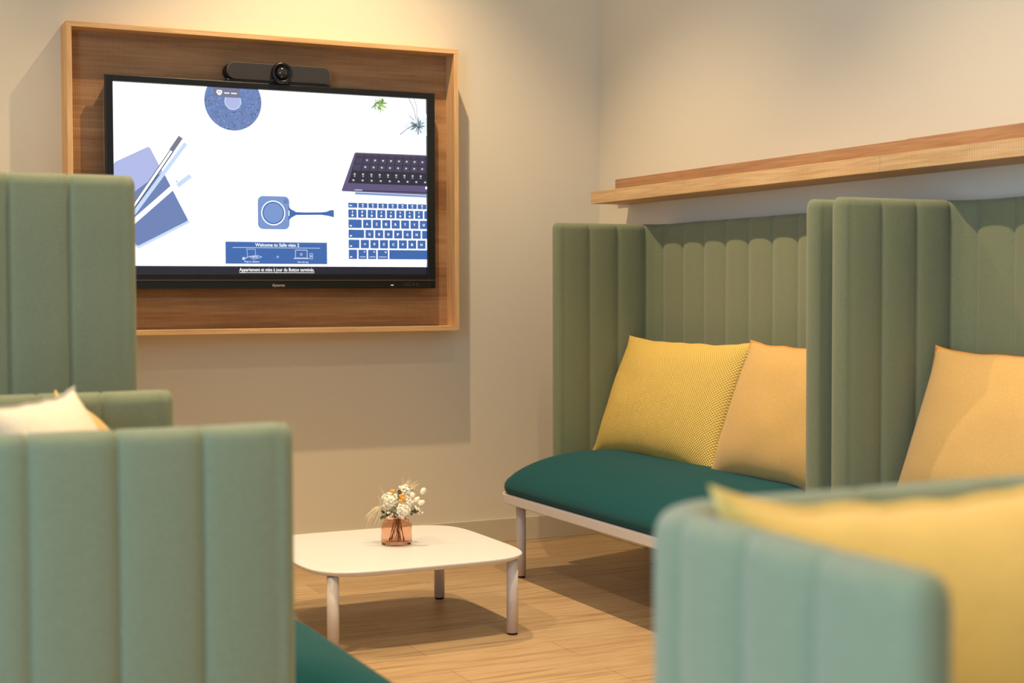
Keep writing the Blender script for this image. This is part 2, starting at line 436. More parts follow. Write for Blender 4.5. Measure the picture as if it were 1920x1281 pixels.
# notebook and pens
def rpoly(pts, r, mi):
    out = []; n = len(pts)
    for i in range(n):
        p = Vector(pts[i]); a = (Vector(pts[i-1])-p).normalized(); b = (Vector(pts[(i+1) % n])-p).normalized()
        for k in range(5):
            t = k/4; out.append(tuple((p+a*r)*(1-t)**2 + p*2*t*(1-t) + (p+b*r)*t*t))
    poly(out, mi)
poly([(.034, .23), (.034, .515), (.18, .60), (.352, .285), (.135, .172)], PA)
rpoly([(.034, .28), (.034, .53), (.183, .604), (.345, .293), (.129, .180)], .012, LI)
rpoly([(.034, .30), (.034, .46), (.245, .49), (.345, .293), (.129, .182)], .008, SL)
rpoly([(.036, .40), (.036, .528), (.18, .602), (.235, .50), (.08, .38)], .01, LI)
stroke([(.115, .318), (.338, .622)], .016, PA)
stroke([(.092, .315), (.317, .647)], .017, GY); stroke([(.095, .318), (.280, .592)], .010, WH); stroke([(.098, .312), (.283, .583)], .0035, NV); stroke([(.276, .588), (.317, .648)], .020, GY)
stroke([(.30, .440), (.357, .485)], .018, PA); stroke([(.101, .262), (.30, .441)], .006, NV); stroke([(.098, .270), (.296, .447)], .021, WH); stroke([(.295, .462), (.302, .456)], .003, GY)
# wireless button with cable
rr(.652, .794, .262, .406, SL, .022); rr(.655, .792, .264, .404, MB_, .020)
disc(.778, .385, .011, SL)
disc(.721, .333, .0545, TX_); disc(.721, .333, .0495, BL); disc(.721, .333, .044, MB_)
poly([(.79, .365), (.80, .352), (.825, .339), (.86, .338), (.94, .340), (.965, .343), (.985, .351), (1.028, .351), (1.028, .317), (1.0, .319), (.975, .325), (.94, .329), (.86, .327), (.825, .326), (.80, .312), (.79, .298)], BL)
stroke([(.792, .322), (.792, .345)], .004, TX_)
# information panel
rr(.506, .967, .109, .205, SL); rr(.508, .965, .111, .203, BL)
stroke([(.538, .180), (.935, .180)], .0028, KT)
txt('Welcome to Salle visio 2', .638, .1855, .0205, .200, TX_, .0003)
def outline(pts, w=.0022): stroke(pts+[pts[0]], w, KT)
outline([(.600, .173), (.638, .173), (.640, .146), (.604, .140)]); outline([(.613, .139), (.645, .147), (.668, .139), (.632, .129)]); stroke([(.606, .139), (.590, .132)], .004, KT); disc(.586, .132, .007, KT, n=16)
stroke([(.625, .138), (.650, .140)], .006, KT)
stroke([(.733, .140), (.745, .140)], .0025, KT); stroke([(.739, .134), (.739, .146)], .0025, KT)
outline([(.820, .171), (.874, .171), (.874, .136), (.820, .136)], .0032); stroke([(.812, .134), (.882, .134)], .0045, KT); disc(.847, .152, .006, KT, n=16); disc(.847, .152, .0035, BL, n=16)
outline([(.887, .156), (.899, .156), (.899, .132), (.887, .132)], .0025); stroke([(.890, .148), (.896, .140)], .003, KT); stroke([(.890, .140), (.896, .148)], .003, KT)
txt('Plug in a Button', .590, .1155, .0105, .066); txt('Start the app', .830, .1150, .0105, .050)
txt('Appariement et mise à jour du Button terminés.', .566, .0765, .0215, .341, TX_, .0003); stroke([(.566, .0705), (.907, .0705)], .002, TX_)
# pale blue keyboard, right side runs off the screen
rr(1.0, 1.452, .114, .39, WH)
rows = [(.364, .386, .043, .005, .043, ['esc', '', '', '', '', '', '', '', '']),
        (.319, .356, .0395, .0065, .0395, ['@', '1', '2', '3', '4', '5', '6', '7', '8']),
        (.273, .311, .0395, .0065, .063, ['', 'A', 'Z', 'E', 'R', 'T', 'Y', 'U', 'I']),
        (.228, .265, .0395, .0065, .074, ['', 'Q', 'S', 'D', 'F', 'G', 'H', 'J', 'K']),
        (.182, .220, .0395, .0065, .051, ['', '<', 'W', 'X', 'C', 'V', 'B', 'N', '']),
        (.133, .175, .0395, .0065, .0395, ['', '', ''])]
for ri, (z0, z1, kw_, gap, first, keys) in enumerate(rows):
    x = 1.068
    for j, k in enumerate(keys):
        w_ = first if j == 0 else kw_
        if x > 1.445: break
        rr(x, x+w_, z0, z1, BL, .002)
        cx = x+w_/2; cz = (z0+z1)/2
        if k and cx < 1.44:
            if len(k) == 1 and ri in (2, 3, 4): txt(k, cx-.0055, cz-.006, .016, .010, TX_, .0004)
            elif ri == 1: txt(k, cx-.003, cz+.004, .012, .006, TX_, .0004); rr(cx-.004, cx+.004, cz-.012, cz-.004, TX_)
            elif ri == 0: txt(k, x+.005, cz-.003, .009, .014, TX_, .0003)
        elif ri == 0 and cx < 1.44: rr(cx-.004, cx+.004, cz+.001, cz+.006, TX_); rr(cx-.003, cx+.003, cz-.007, cz-.003, TX_)
        elif j == 0: rr(x+.006, x+.016, z0+.007, z0+.012, TX_)
        elif ri == 5: rr(x+.007, x+w_-.005, z0+.008, z0+.012, KT); rr(x+w_-.014, x+w_-.006, z1-.012, z1-.006, KT)
        x += w_+gap
rr(x, x+.050, .133, .175, BL, .002); rr(x+.006, x+.044, .141, .145, KT); rr(x+.034, x+.044, .161, .168, KT)
rr(x+.0565, 1.452, .133, .175, BL, .002)
# dark keyboard of a tablet seen at a slant
poly([(1.10, .434), (1.448, .428), (1.448, .418), (1.10, .424)], MB_)
rpoly([(1.035, .437), (1.100, .612), (1.448, .612), (1.448, .430)], .006, PU)
poly([(1.060, .452), (1.108, .606), (1.448, .606), (1.448, .452)], NV)
for ri, (z0, z1, n, xs, sh) in enumerate(((.594, .605, 9, 1.106, 0), (.563, .591, 8, 1.100, 0), (.531, .560, 8, 1.090, 0), (.497, .528, 9, 1.078, 0), (.476, .494, 8, 1.070, 0))):
    dx = (.0375, .0385, .0395, .0400, .0435)[ri]
    x = xs
    for j in range(n+1):
        if x > 1.44: break
        x1 = min(x+dx-.0035, 1.448); sl = .004
        poly([(x, z0), (x1, z0), (x1+sl if x1 < 1.44 else x1, z1), (x+sl, z1)], KD if ri > 2 else PL)
        if 0 < ri and (j > 0 or ri > 2) and x < 1.42:
            cx = x+dx*.5; cz = (z0+z1)/2
            rr(cx-.0045, cx+.004, cz-.0012, cz+.006, KT)
            if ri == 3: rr(cx-.003, cx+.003, cz-.009, cz-.005, KT)
        x += dx
poly([(1.056, .443), (1.065, .474), (1.448, .471), (1.448, .443)], PU)
rr(1.096, 1.133, .442, .446, KT); rr(1.133, 1.448, .4395, .443, NV); rr(1.440, 1.450, .456, .468, TX_)
# little air plants at the top right
rs = random.Random(11)
def sprig(cx, cz, n, l0, l1, cols, w=.0022, a0=0, a1=2*PI):
    for k in range(n):
        a = rs.uniform(a0, a1); l = rs.uniform(l0, l1); r0 = rs.uniform(0, l0*.5)
        x0 = cx+r0*math.cos(a); z0 = cz+r0*math.sin(a); x1 = cx+l*math.cos(a+.25); z1 = cz+l*math.sin(a+.25)
        if max(x0, x1) > SX1-.005 or max(z0, z1) > SZ1-.004: continue
        stroke([(x0, z0), (x1, z1)], w, rs.choice(cols))
emit_pale = len(pm); pm.append(emit('scr_faint', (232, 242, 252), 1.0))
poly([(1.20, .765), (1.32, .72), (1.448, .70), (1.448, .80), (1.34, .83), (1.23, .80)], WH)
poly([(1.33, .735), (1.37, .775), (1.448, .785), (1.448, .712), (1.40, .705)], emit_pale)
sprig(1.225, .835, 34, .014, .036, (GR, GR, GR, DG), .0032); sprig(1.20, .835, 12, .008, .03, (DG, NV, GR), .0035); sprig(1.227, .812, 6, .008, .018, (DG, GR), .004)
stroke([(1.36, .868), (1.385, .82), (1.395, .775)], .0025, DG); stroke([(1.385, .868), (1.40, .83), (1.398, .78)], .002, DG)
sprig(1.405, .745, 34, .012, .042, (DG, NV, DG, GY, PA), .004); stroke([(1.40, .755), (1.35, .728), (1.315, .700)], .003, DG); stroke([(1.385, .77), (1.36, .79)], .0025, DG)
scr = obj('screen_picture', bm, pm, tv, smooth=False)
tag(scr, 'lit picture on the screen')

# ------------------------------------------------------------------ conference camera bar above the screen
cb = empty('conference_camera', (-1.672, -.095, TZ+TH), label='grey conference camera bar with a round black lens above the screen', cat='camera')
def stadium(bm, x0, x1, zc, r, y0, y1, mi=0, n=12):
    pts = []
    for cx, a0 in ((x1-r, -90), (x0+r, 90)):
        for k in range(n+1):
            a = math.radians(a0+180*k/n); pts.append((cx+r*math.cos(a), zc+r*math.sin(a)))
    A = [bm.verts.new((p[0], y0, p[1])) for p in pts]; B = [bm.verts.new((p[0], y1, p[1])) for p in pts]
    k_ = len(pts)
    for i in range(k_): bm.faces.new((A[i], A[(i+1) % k_], B[(i+1) % k_], B[i])).material_index = mi
    bm.faces.new(A).material_index = mi; bm.faces.new(B).material_index = mi
bm = bmesh.new(); stadium(bm, -.237, .237, .048, .037, -.030, .040); obj('housing', bm, M_blackm, cb, smooth=False, bevel=.003)
bm = bmesh.new(); stadium(bm, -.235, .235, .048, .0365, -.034, -.030); obj('rim', bm, M_greyp, cb, smooth=False)
bm = bmesh.new(); stadium(bm, -.232, .232, .048, .0335, -.036, -.033); obj('speaker_cloth', bm, M_mesh, cb, smooth=False)
boxo('mount', -.235, .235, -.03, .04, .000, .012, M_black, cb, bevel=.003)
def ylathe(name, prof, mat, parent, c):
    bm = bmesh.new(); lathe(bm, [(r, -yy) for r, yy in prof], 40)
    for v in bm.verts: v.co = Vector((c[0]+v.co.x, c[1]-v.co.z*1.0 if False else c[1]-v.co.z, c[2]+v.co.y))
    return obj(name, bm, mat, parent)
# profile given as (radius, outwards distance); outwards is -Y
def yl(name, prof, mat, parent, c):
    bm = bmesh.new(); lathe(bm, prof, 40)
    for v in bm.verts: v.co = Vector((c[0]+v.co.x, c[1]-v.co.z, c[2]+v.co.y))
    return obj(name, bm, mat, parent)
lb = yl('lens_barrel', [(.046, 0), (.047, .012), (.045, .022), (.038, .026), (.034, .020), (.030, .016)], M_black, cb, (.005, -.036, .046))
M_lens = new_mat('lens_glass', (30, 28, 30), .06, spec=.9)
yl('lens', [(.029, .0), (.026, .010), (.018, .017), (.008, .021), (.001, .022)], M_lens, lb, (.005, -.038-.010, .046))

# ------------------------------------------------------------------ picture ledge on the right wall
LX = -.21; LZ0, LZ1 = 1.6255, 1.682
led = empty('picture_ledge', (0, -.19, 1.63), label='long oak picture ledge along the right wall above the sofas', cat='shelf')
Yj = -2.362
ch(boxo('front_board', LX, LX+.02, Yj+.0008, -.293, LZ0, LZ1, M_shelf, bevel=.001), led)
ch(boxo('front_board', LX, LX+.02, -8.2, Yj-.0008, LZ0, LZ1, M_shelf, bevel=.001), led)
ch(boxo('shelf_board', LX+.02, 0, -8.2, -.293, LZ0, LZ0+.02, M_shelf), led)
ch(boxo('back_board', -.02, 0, -2.279, -.193, LZ0+.02, 1.752, M_shelfb), led)
ch(boxo('back_board', -.021, 0, -8.2, -2.280, LZ0+.02, 1.754, M_shelfb), led)

# ------------------------------------------------------------------ sofas
def smooth_poly_path(D, Wd, T, nback):
    """centre line of the U-shaped screen; sofa faces -X, back outer face at x=0, from +Y end to -Y end.
    returns list of (x, y, nx, ny, u) with n pointing to the inside, split in flutes"""
    h = T/2; R = .085
    segs = []  # each: function t-> point, normal, length
    hw = Wd/2
    side = D - h - R
    path = []
    tt = [0, .04, .09, .16, .25, .35, .45, .55, .65, .75, .84, .91, .96]; nf_ = len(tt)
    # side (+Y) from front to back in 3 flutes
    x0 = -D + .0
    def line(p, q, n, inside, flutes):
        for f in range(flutes):
            for k in range(nf_):
                t = (f + tt[k])/flutes
                path.append((p[0]+(q[0]-p[0])*t, p[1]+(q[1]-p[1])*t, inside[0], inside[1], tt[k]))
    def arc(c, a0, a1):
        for k in range(nf_):
            a = math.radians(a0+(a1-a0)*tt[k])
            path.append((c[0]+R*math.cos(a), c[1]+R*math.sin(a), -math.cos(a), -math.sin(a), tt[k]))
    xe = -h-R
    line((-D+.02, hw-h), (xe, hw-h), None, (0, -1), 3)
    arc((xe, hw-h-R), 90, 0)
    line((-h, hw-h-R), (-h, -hw+h+R), None, (-1, 0), nback)
    arc((xe, -hw+h+R), 0, -90)
    line((xe, -hw+h), (-D+.02, -hw+h), None, (0, 1), 3)
    path.append((-D+.02, -hw+h, 0, 1, 0.0))
    return path

def shell_mesh(D, Wd, H, z0, T, nback):
    path = smooth_poly_path(D, Wd, T, nback)
    n = len(path)
    # half thickness: pillowy between seams
    off = []
    for (x, y, nx, ny, u) in path:
        b = (1-abs(2*u-1)**2.6)
        off.append(T/2 - .013 + .0145*b**.62)
    off[0] = off[-1] = T/2-.004
    off[1] = off[1]+.004; off[-2] = off[-2]+.004
    ring = []  # (cx, cy, ox, oy, seam)
    for (p, o) in zip(path, off): ring.append((p[0], p[1], p[2]*o, p[3]*o, p[4] == 0.0))
    capn = 6
    e = path[-1]; o = off[-1]
    for k in range(1, capn):
        a = PI*k/capn
        ring.append((e[0], e[1], e[2]*o*math.cos(a) - .022*math.sin(a), e[3]*o*math.cos(a), False))
    for (p, o) in reversed(list(zip(path, off))): ring.append((p[0], p[1], -p[2]*o, -p[3]*o, p[4] == 0.0))
    e = path[0]; o = off[0]
    for k in range(1, capn):
        a = PI*k/capn
        ring.append((e[0], e[1], -e[2]*o*math.cos(a) - .022*math.sin(a), -e[3]*o*math.cos(a), False))
    rows = [(z0, .55), (z0+.008, .9), (z0+.022, 1.0)]
    nz = 10
    for k in range(1, nz): rows.append((z0+.022+(H-.05-z0-.022)*k/nz, 1.0))
    for k in range(0, 8):
        a = PI/2*k/7; rows.append((H-.032+.032*math.sin(a), max(math.cos(a)**.75, .0) if k < 7 else 0.0))
    bm = bmesh.new(); rr_ = []
    for (z, s) in rows:
        row = []
        for i, (cx, cy, ox, oy, seam) in enumerate(ring):
            zz = z
            if seam and z > H-.035: zz -= .004
            elif z > H-.035: zz += .0015*noise.noise(Vector((cx*7, cy*7, H)))
            wob = 1 + .015*noise.noise(Vector((cx*6, cy*6, z*2.2)))
            row.append(bm.verts.new((cx+ox*s*wob, cy+oy*s*wob, zz)))
        rr_.append(row)
    m_ = len(ring)
    for a, b in zip(rr_, rr_[1:]):
        for i in range(m_): bm.faces.new((a[i], a[(i+1) % m_], b[(i+1) % m_], b[i]))
    # bottom
    half = n
    bot = rr_[0]
    for i in range(n-1):
        j = m_ - capn + 0 - 0
    bmesh.ops.remove_doubles(bm, verts=rr_[-1], dist=.0005)
    # close the underside strip by strip
    inner = bot[:n]; outer = list(reversed(bot[n+capn-1:n+capn-1+n]))
    for i in range(n-1):
        bm.faces.new((inner[i], inner[i+1], outer[i+1], outer[i]))
    bm.faces.new([inner[-1]] + bot[n:n+capn-1] + [outer[-1]])
    bm.faces.new([outer[0]] + bot[n+capn-1+n:] + [inner[0]])
    return bm

def seat_outline(x0, x1, hw, r, n=16, bulge=.012):
    """plan outline: front (x0, smaller x) with round corners, slightly bowed front edge"""
    pts = []
    for (cx, cy, a0, rad) in ((x0+r, hw-r, 90, r), (x0+r, -hw+r, 180, r), (x1-.04, -hw+.04, 270, .04), (x1-.04, hw-.04, 0, .04)):
        for k in range(n+1):
            a = math.radians(a0+90*k/n); pts.append((cx+rad*math.cos(a), cy+rad*math.sin(a)))
    out = []
    for i, p in enumerate(pts):     # densify
        q = pts[(i+1) % len(pts)]; L = math.dist(p, q); k = max(1, int(L/.06))
        for j in range(k): out.append((p[0]+(q[0]-p[0])*j/k, p[1]+(q[1]-p[1])*j/k))
    return out

def cushion_mesh(x0, x1, hw, r, zb, crown):
    out = seat_outline(x0, x1, hw, r)
    cx = (x0+x1)/2
    bm = bmesh.new(); rows = []
    prof = [(-.016, 0), (-.004, .010), (.0, .026), (-.003, .042), (-.012, .056)]
    def ins(p, d):
        """move the outline point inward by d along its own direction to the spine"""
        sy = max(-hw+.30, min(hw-.30, p[1])); v = Vector((cx+.05-p[0], sy-p[1])); L = v.length
        return Vector(p)+v*(d/L) if L > 1e-6 else Vector(p)
    for d, z in prof:
        rows.append([bm.verts.new((*ins(p, -d), zb+z)) for p in out])
    N = 14
    for k in range(1, N+1):
        t = k/N; row = []
        for p in out:
            sy = max(-hw+.30, min(hw-.30, p[1])); q = Vector((cx+.05, sy)); a = ins(p, .012)
            w_ = a.lerp(q, t*.98); 
            row.append(bm.verts.new((*w_, zb+.056+crown*(1-(1-t)**2.6)**.85)))
        rows.append(row)
    n = len(out)
    for a, b in zip(rows, rows[1:]):
        for i in range(n): bm.faces.new((a[i], a[(i+1) % n], b[(i+1) % n], b[i]))
    bm.faces.new(rows[0])
    f = bm.faces.new(rows[-1])
    bmesh.ops.triangulate(bm, faces=[f])
    return bm

def plate_mesh(x0, x1, hw, r, z0, z1):
    out = seat_outline(x0, x1, hw, r); bm = bmesh.new()
    rows = []
    for z, s in ((z0, .004), (z0+.004, 0), (z1-.004, 0), (z1, .004)):
        rows.append([bm.verts.new((p[0]+(s if p[0] < (x0+x1)/2 else -s), p[1]*(1-s/hw), z)) for p in out])
    n = len(out)
    for a, b in zip(rows, rows[1:]):
        for i in range(n): bm.faces.new((a[i], a[(i+1) % n], b[(i+1) % n], b[i]))
    bm.faces.new(rows[0]); bm.faces.new(rows[-1]); return bm

FR = .315   # underside of the seat frame
def leg(parent, x, y, z1, r=.0205):
    bm = bmesh.new(); lathe(bm, [(r, .008), (r, z1)], 28); l = obj('leg', bm, M_whitem, parent, loc=(x, y, 0))
    bm = bmesh.new(); lathe(bm, [(r*.82, 0), (r*.86, .003), (r*.86, .009)], 24); tag(obj('glide', bm, M_rubber, l), 'black rubber glide')
    return l
def make_sofa(name, loc, rz, Wd, H, nback, label, cat, group=None, D=.57, T=.07):
    root = empty(name, loc, rz, label=label, cat=cat, group=group)
    obj('upholstered_screen', shell_mesh(D, Wd, H, .36, T, nback), M_sage, root)
    hw = Wd/2 - T + .005
    xf = -.88
    obj('seat_frame', plate_mesh(xf+.004, -.055, hw-.004, .10, FR, FR+.042), M_whitem, root, smooth=False)
    obj('seat_cushion', cushion_mesh(xf, -.06, hw, .14, FR+.042, .125), M_teal, root)
    for x in (xf+.066, -.15):
        for s in (1, -1): leg(root, x, s*(hw-.135), FR)
    for s in (1, -1):
        bm = bmesh.new(); lathe(bm, [(.016, FR-.012), (.018, FR-.004), (.018, FR+.001)], 16, (-.40, s*(hw-.05)))
        obj('frame_bolt', bm, M_rubber, root)
    return root
HH, HL = 1.515, .99
XB = -.03
s1c = (-.63-2.52)/2
make_sofa('high_back_sofa', (XB, s1c, 0), 0, 1.89, HH, 10, 'high-backed green sofa with teal seat and two yellow cushions, beside the screen wall', 'sofa', 'high-backed sofas')
make_sofa('high_back_sofa', (XB, s1c-1.955, 0), 0, 1.89, HH, 10, 'high-backed green sofa at the right edge of the photo with one ochre cushion showing', 'sofa', 'high-backed sofas')
make_sofa('high_back_sofa', (-3.37, (-.74-2.63)/2, 0), PI, 1.89, HH, 10, 'high-backed green sofa at the left edge, rising in front of the screen', 'sofa', 'high-backed sofas')
make_sofa('low_back_armchair', (-3.355, (-2.90-3.91)/2, 0), PI, 1.01, HL, 4, 'low green armchair at lower left holding a cream and a yellow cushion', 'armchair', 'low armchairs')
make_sofa('low_back_armchair', (-2.757+.505, -4.985, 0), PI/2, 1.01, HL, 4, 'blurred low green armchair in the lower right foreground with a large yellow cushion', 'armchair', 'low armchairs', D=.475, T=.062)

# ------------------------------------------------------------------ cushions
def make_cushion(name, w, h, T, mat, c, Wv, Uv, label, seed=1, flange=.006, pipemat=None, group=None, sag=0.0, pinch=.055):
    Wv = Vector(Wv).normalized(); Uv = Vector(Uv); Uv = (Uv - Wv*Uv.dot(Wv)).normalized(); Nv = Wv.cross(Uv)
    root = empty(name, (0, 0, 0), label=label, cat='cushion', group=group)
    root.matrix_world = Matrix.Translation(Vector(c)) @ Matrix((Wv, Uv, Nv)).transposed().to_4x4()
    N = 44; bm = bmesh.new()
    sv = Vector((seed*3.7, seed*1.3, 0))
    def plan(u, v):
        px = 1-pinch*(1-v*v)*abs(u)**1.5*(.55/w if w > .55 else 1); py = 1-pinch*(1-abs(u)**3)*abs(v)**1.5
        x = w/2*u*px; y = h/2*v*py
        ear = (abs(u)*abs(v))**6; x *= 1+.022*ear; y *= 1+.022*ear
        y += .006*noise.noise(Vector((u*4, v*1.5, 0))+sv)*abs(v)**4
        return x, y
    def thick(u, v):
        a = max(0, 1-abs(u)**2.4); b = max(0, 1-abs(v)**2.4)
        t = T/2*(a**.55)*(b**.55)
        # soft creases that start at the corners and along the bottom
        t *= 1 + .07*noise.noise(Vector((u*2.1, v*2.1, seed)))
        e = (u*v)**2
        t += -.006*abs(noise.noise(Vector((u*7, v*7, seed*2.))))*e*(a*b)**.3
        return t
    grids = []
    for sgn in (1, -1):
        g = []
        for j in range(N+1):
            row = []
            for i in range(N+1):
                u = math.sin((2*i/N-1)*PI/2); v = math.sin((2*j/N-1)*PI/2)
                x, y = plan(u, v); t = thick(u, v)
                sg = sag*(1-v)*.5*(1-abs(u)**3)*(1-abs(v)**6)
                row.append(bm.verts.new((x, y, sgn*(t+.0012)+sg*.0)))
            g.append(row)
        grids.append(g)
    for k, g in enumerate(grids):
        for j in range(N):
            for i in range(N):
                bm.faces.new((g[j][i], g[j][i+1], g[j+1][i+1], g[j+1][i]))
    A, B = grids
    rim = [(0, i) for i in range(N)] + [(j, N) for j in range(N)] + [(N, i) for i in range(N, 0, -1)] + [(j, 0) for j in range(N, 0, -1)]
    L = len(rim)
    for k in range(L):
        a, b = rim[k], rim[(k+1) % L]
        bm.faces.new((A[a[0]][a[1]], A[b[0]][b[1]], B[b[0]][b[1]], B[a[0]][a[1]]))
    edge = [Vector(A[a][b].co) for a, b in rim]
    o = obj('cover', bm, mat, root)
    # stitched seam running round the edge
    bm = bmesh.new()
    pts = []
    for e in edge:
        d = Vector((e.x/(w/2), e.y/(h/2), 0)); pts.append(Vector((e.x, e.y, 0)) + Vector((d.x**3, d.y**3, 0))*flange + Vector((0, 0, .003*noise.noise(e*14+sv))))
    rings = []
    n = len(pts)
    for i, p in enumerate(pts):
        c_ = Vector((p.x, p.y, 0)); inn = edge[i]*.985
        rings.append([bm.verts.new(q) for q in ((inn.x, inn.y, .004), (p.x, p.y, p.z+.0025), (p.x*1.004, p.y*1.004, p.z), (p.x, p.y, p.z-.0025), (inn.x, inn.y, -.004))])
    for i in range(n):
        a, b = rings[i], rings[(i+1) % n]
        for k in range(4): bm.faces.new((a[k], a[k+1], b[k+1], b[k]))
    obj('seam_edge', bm, pipemat or mat, root)
    return root
MW = (0, -1, 0)
make_cushion('scatter_cushion', .93, .53, .20, M_knit, (-.335, -1.185, .755), MW, (.19, 0, .50),
             'yellow waffle-weave cushion on the far right sofa, beside the side panel', 1, pipemat=M_yel, group='cushions on the right sofas')
make_cushion('scatter_cushion', .76, .53, .19, M_ora, (-.365, -2.075, .765), MW, (.19, 0, .50),
             'smooth ochre cushion overlapping the waffle-weave one on the far right sofa', 2, pipemat=M_pipe, group='cushions on the right sofas')
make_cushion('scatter_cushion', .90, .53, .20, M_ora, (-.335, -3.145, .775), MW, (.19, 0, .50),
             'smooth ochre cushion at the right edge on the nearer high-backed sofa', 3, pipemat=M_pipe, group='cushions on the right sofas')
# lower right armchair (faces -Y)
make_cushion('scatter_cushion', .50, .50, .19, M_yel, (-2.445, -5.17, .757), (1, 0, 0), (0, .12, .50),
             'large plain yellow cushion in the blurred lower right armchair', 4, flange=.012, pinch=.085, group='armchair cushions')
# left armchair (faces +X)
make_cushion('scatter_cushion', .40, .46, .20, M_ora, (-3.02, -3.19, .765), (.1, 1, 0), (-.12, 0, .49),
             'ochre cushion peeking out behind the cream one at the left', 5, group='armchair cushions')
make_cushion('scatter_cushion', .38, .48, .22, M_cream, (-3.145, -3.54, .785), (.55, .83, 0), (-.10, .02, .50),
             'cream cushion with grey stitched seam at the left edge', 6, pipemat=M_greyseam, group='armchair cushions')

# ------------------------------------------------------------------ coffee table
tbl = empty('coffee_table', (-1.655, -1.405, 0), label='low square white coffee table with rounded corners, holding the flowers', cat='table')
def squircle(a, p=5.0, n=120):
    out = []
    for k in range(n):
        t = 2*PI*k/n; c, s = math.cos(t), math.sin(t)
        out.append((a*math.copysign(abs(c)**(2/p), c), a*math.copysign(abs(s)**(2/p), s)))
    return out
bm = bmesh.new(); rows = []
TZT = .287
for z, a in ((TZT-.022, .385), (TZT-.018, .396), (TZT-.006, .407), (TZT-.002, .4065), (TZT, .404)):
    rows.append([bm.verts.new((x, y, z)) for x, y in squircle(a)])
for a, b in zip(rows, rows[1:]):
    for i in range(len(a)): bm.faces.new((a[i], a[(i+1) % len(a)], b[(i+1) % len(a)], b[i]))
bm.faces.new(rows[0]); bm.faces.new(rows[-1])
o = obj('table_top', bm, M_white, tbl, smooth=False)
for sx in (-1, 1):
    for sy in (-1, 1): leg(tbl, sx*.333, sy*.333, TZT-.022)

# ------------------------------------------------------------------ vase and dried flowers
VX, VY = -1.618, -1.372
M_vase = new_mat('amber_pink_glass', (247, 220, 204), .03)
b = bsdf(M_vase); b.inputs['Transmission Weight'].default_value = 1; b.inputs['IOR'].default_value = 1.12
vz = TZT
vase = bmesh.new()
prof = [(.001, .0), (.050, .0), (.0555, .004), (.056, .012), (.056, .070), (.0545, .077), (.048, .081), (.0455, .086), (.0455, .096), (.049, .104),
        (.0475, .104), (.044, .096), (.044, .086), (.0465, .079), (.0525, .075), (.054, .069), (.054, .014), (.052, .008), (.001, .008)]
lathe(vase, prof, 48, cap=False)
vo = obj('glass_vase', vase, M_vase, loc=(VX, VY, vz+.0005))
tag(vo, 'small pink-amber glass jar vase on the white coffee table', 'vase')

M_petal = new_mat('ivory_petals', (255, 248, 230), .8); bsdf(M_petal).inputs['Subsurface Weight'].default_value = .15
bsdf(M_petal).inputs['Subsurface Radius'].default_value = (.01, .008, .005)
M_tuft = new_mat('pale_grass_tuft', (240, 226, 192), .9)
M_straw = new_mat('straw_stem', (196, 158, 104), .8)
M_brown = new_mat('brown_stem', (120, 74, 48), .8)
M_leaf = new_mat('eucalyptus_green', (96, 104, 62), .6)
M_leafd = new_mat('dark_leaf_green', (70, 80, 52), .6)
M_apri = new_mat('apricot_petals', (232, 180, 96), .8)
rs = random.Random(5)
C0 = Vector((VX, VY, vz+.012))
right = Vector((rt.x, rt.y, 0)); away = Vector((math.sin(yaw), math.cos(yaw), 0))
def pt(a, b, d=0): return Vector((VX, VY, vz)) + right*a + away*d + Vector((0, 0, b))
def stem_pts(head, foot=None):
    neck = pt(head_side(head)*.018, .096, rs.uniform(-.015, .015))
    foot = foot or pt(rs.uniform(-.03, .03), .012, rs.uniform(-.025, .025))
    return [foot, foot.lerp(neck, .5), neck, neck.lerp(head, .5)+Vector((0, 0, .006)), head]
def head_side(h): return max(-1, min(1, (h-Vector((VX, VY, 0))).dot(right)/.08))
def flower(name, head, label, group, stem_mat, stem_r=.0013, cat='flower'):
    root = empty(name, (VX, VY, vz), label=label, cat=cat, group=group)
    bm = bmesh.new(); P = [p-Vector(root.location) for p in stem_pts(head)]
    tube(bm, P, stem_r, 6); obj('stem', bm, stem_mat, root); return root, head-Vector(root.location)
def petal_ball(bm, c, R, n, ps, rs, curl=.3):
    for k in range(n):
        d = Vector((rs.gauss(0, 1), rs.gauss(0, 1), rs.gauss(0, 1)+.25)).normalized()
        p = c + d*R*rs.uniform(.72, 1.02)
        a = d.orthogonal().normalized(); a = Matrix.Rotation(rs.uniform(0, 2*PI), 3, d) @ a; b_ = d.cross(a)
        s = ps*rs.uniform(.7, 1.2); t = d.lerp(a, .35).normalized()
        ring = []
        for q in range(7):
            th = 2*PI*q/7; rad = s*(1+.25*math.sin(3*th+k))
            ring.append(bm.verts.new(p + a*math.cos(th)*rad + b_*math.sin(th)*rad*.8 + d*curl*s*(math.cos(2*th)+.3*math.sin(3*th))))
        cv = bm.verts.new(p - d*s*.25)
        for q in range(7): bm.faces.new((ring[q], ring[(q+1) % 7], cv))
# two full ivory blooms
for (a, b_, d, R, lab) in ((-.020, .158, -.010, .037, 'full ivory hydrangea bloom at the left of the small bouquet'),
                           (.026, .128, -.028, .033, 'ivory bloom hanging over the front rim of the vase'),
                           (.036, .152, -.012, .031, 'ivory bloom at the right middle of the small bouquet'),
                           (.030, .190, .008, .029, 'ivory bloom at the top of the small bouquet')):
    root, h = flower('hydrangea', pt(a, b_, d), lab, 'ivory blooms in the vase', M_brown, .0016)
    bm = bmesh.new(); ellipsoid(bm, h, (R*.75,)*3, seg=12, rings=8, jitter=.3); petal_ball(bm, h, R, 190, .0066, rs); obj('bloom', bm, M_petal, root)
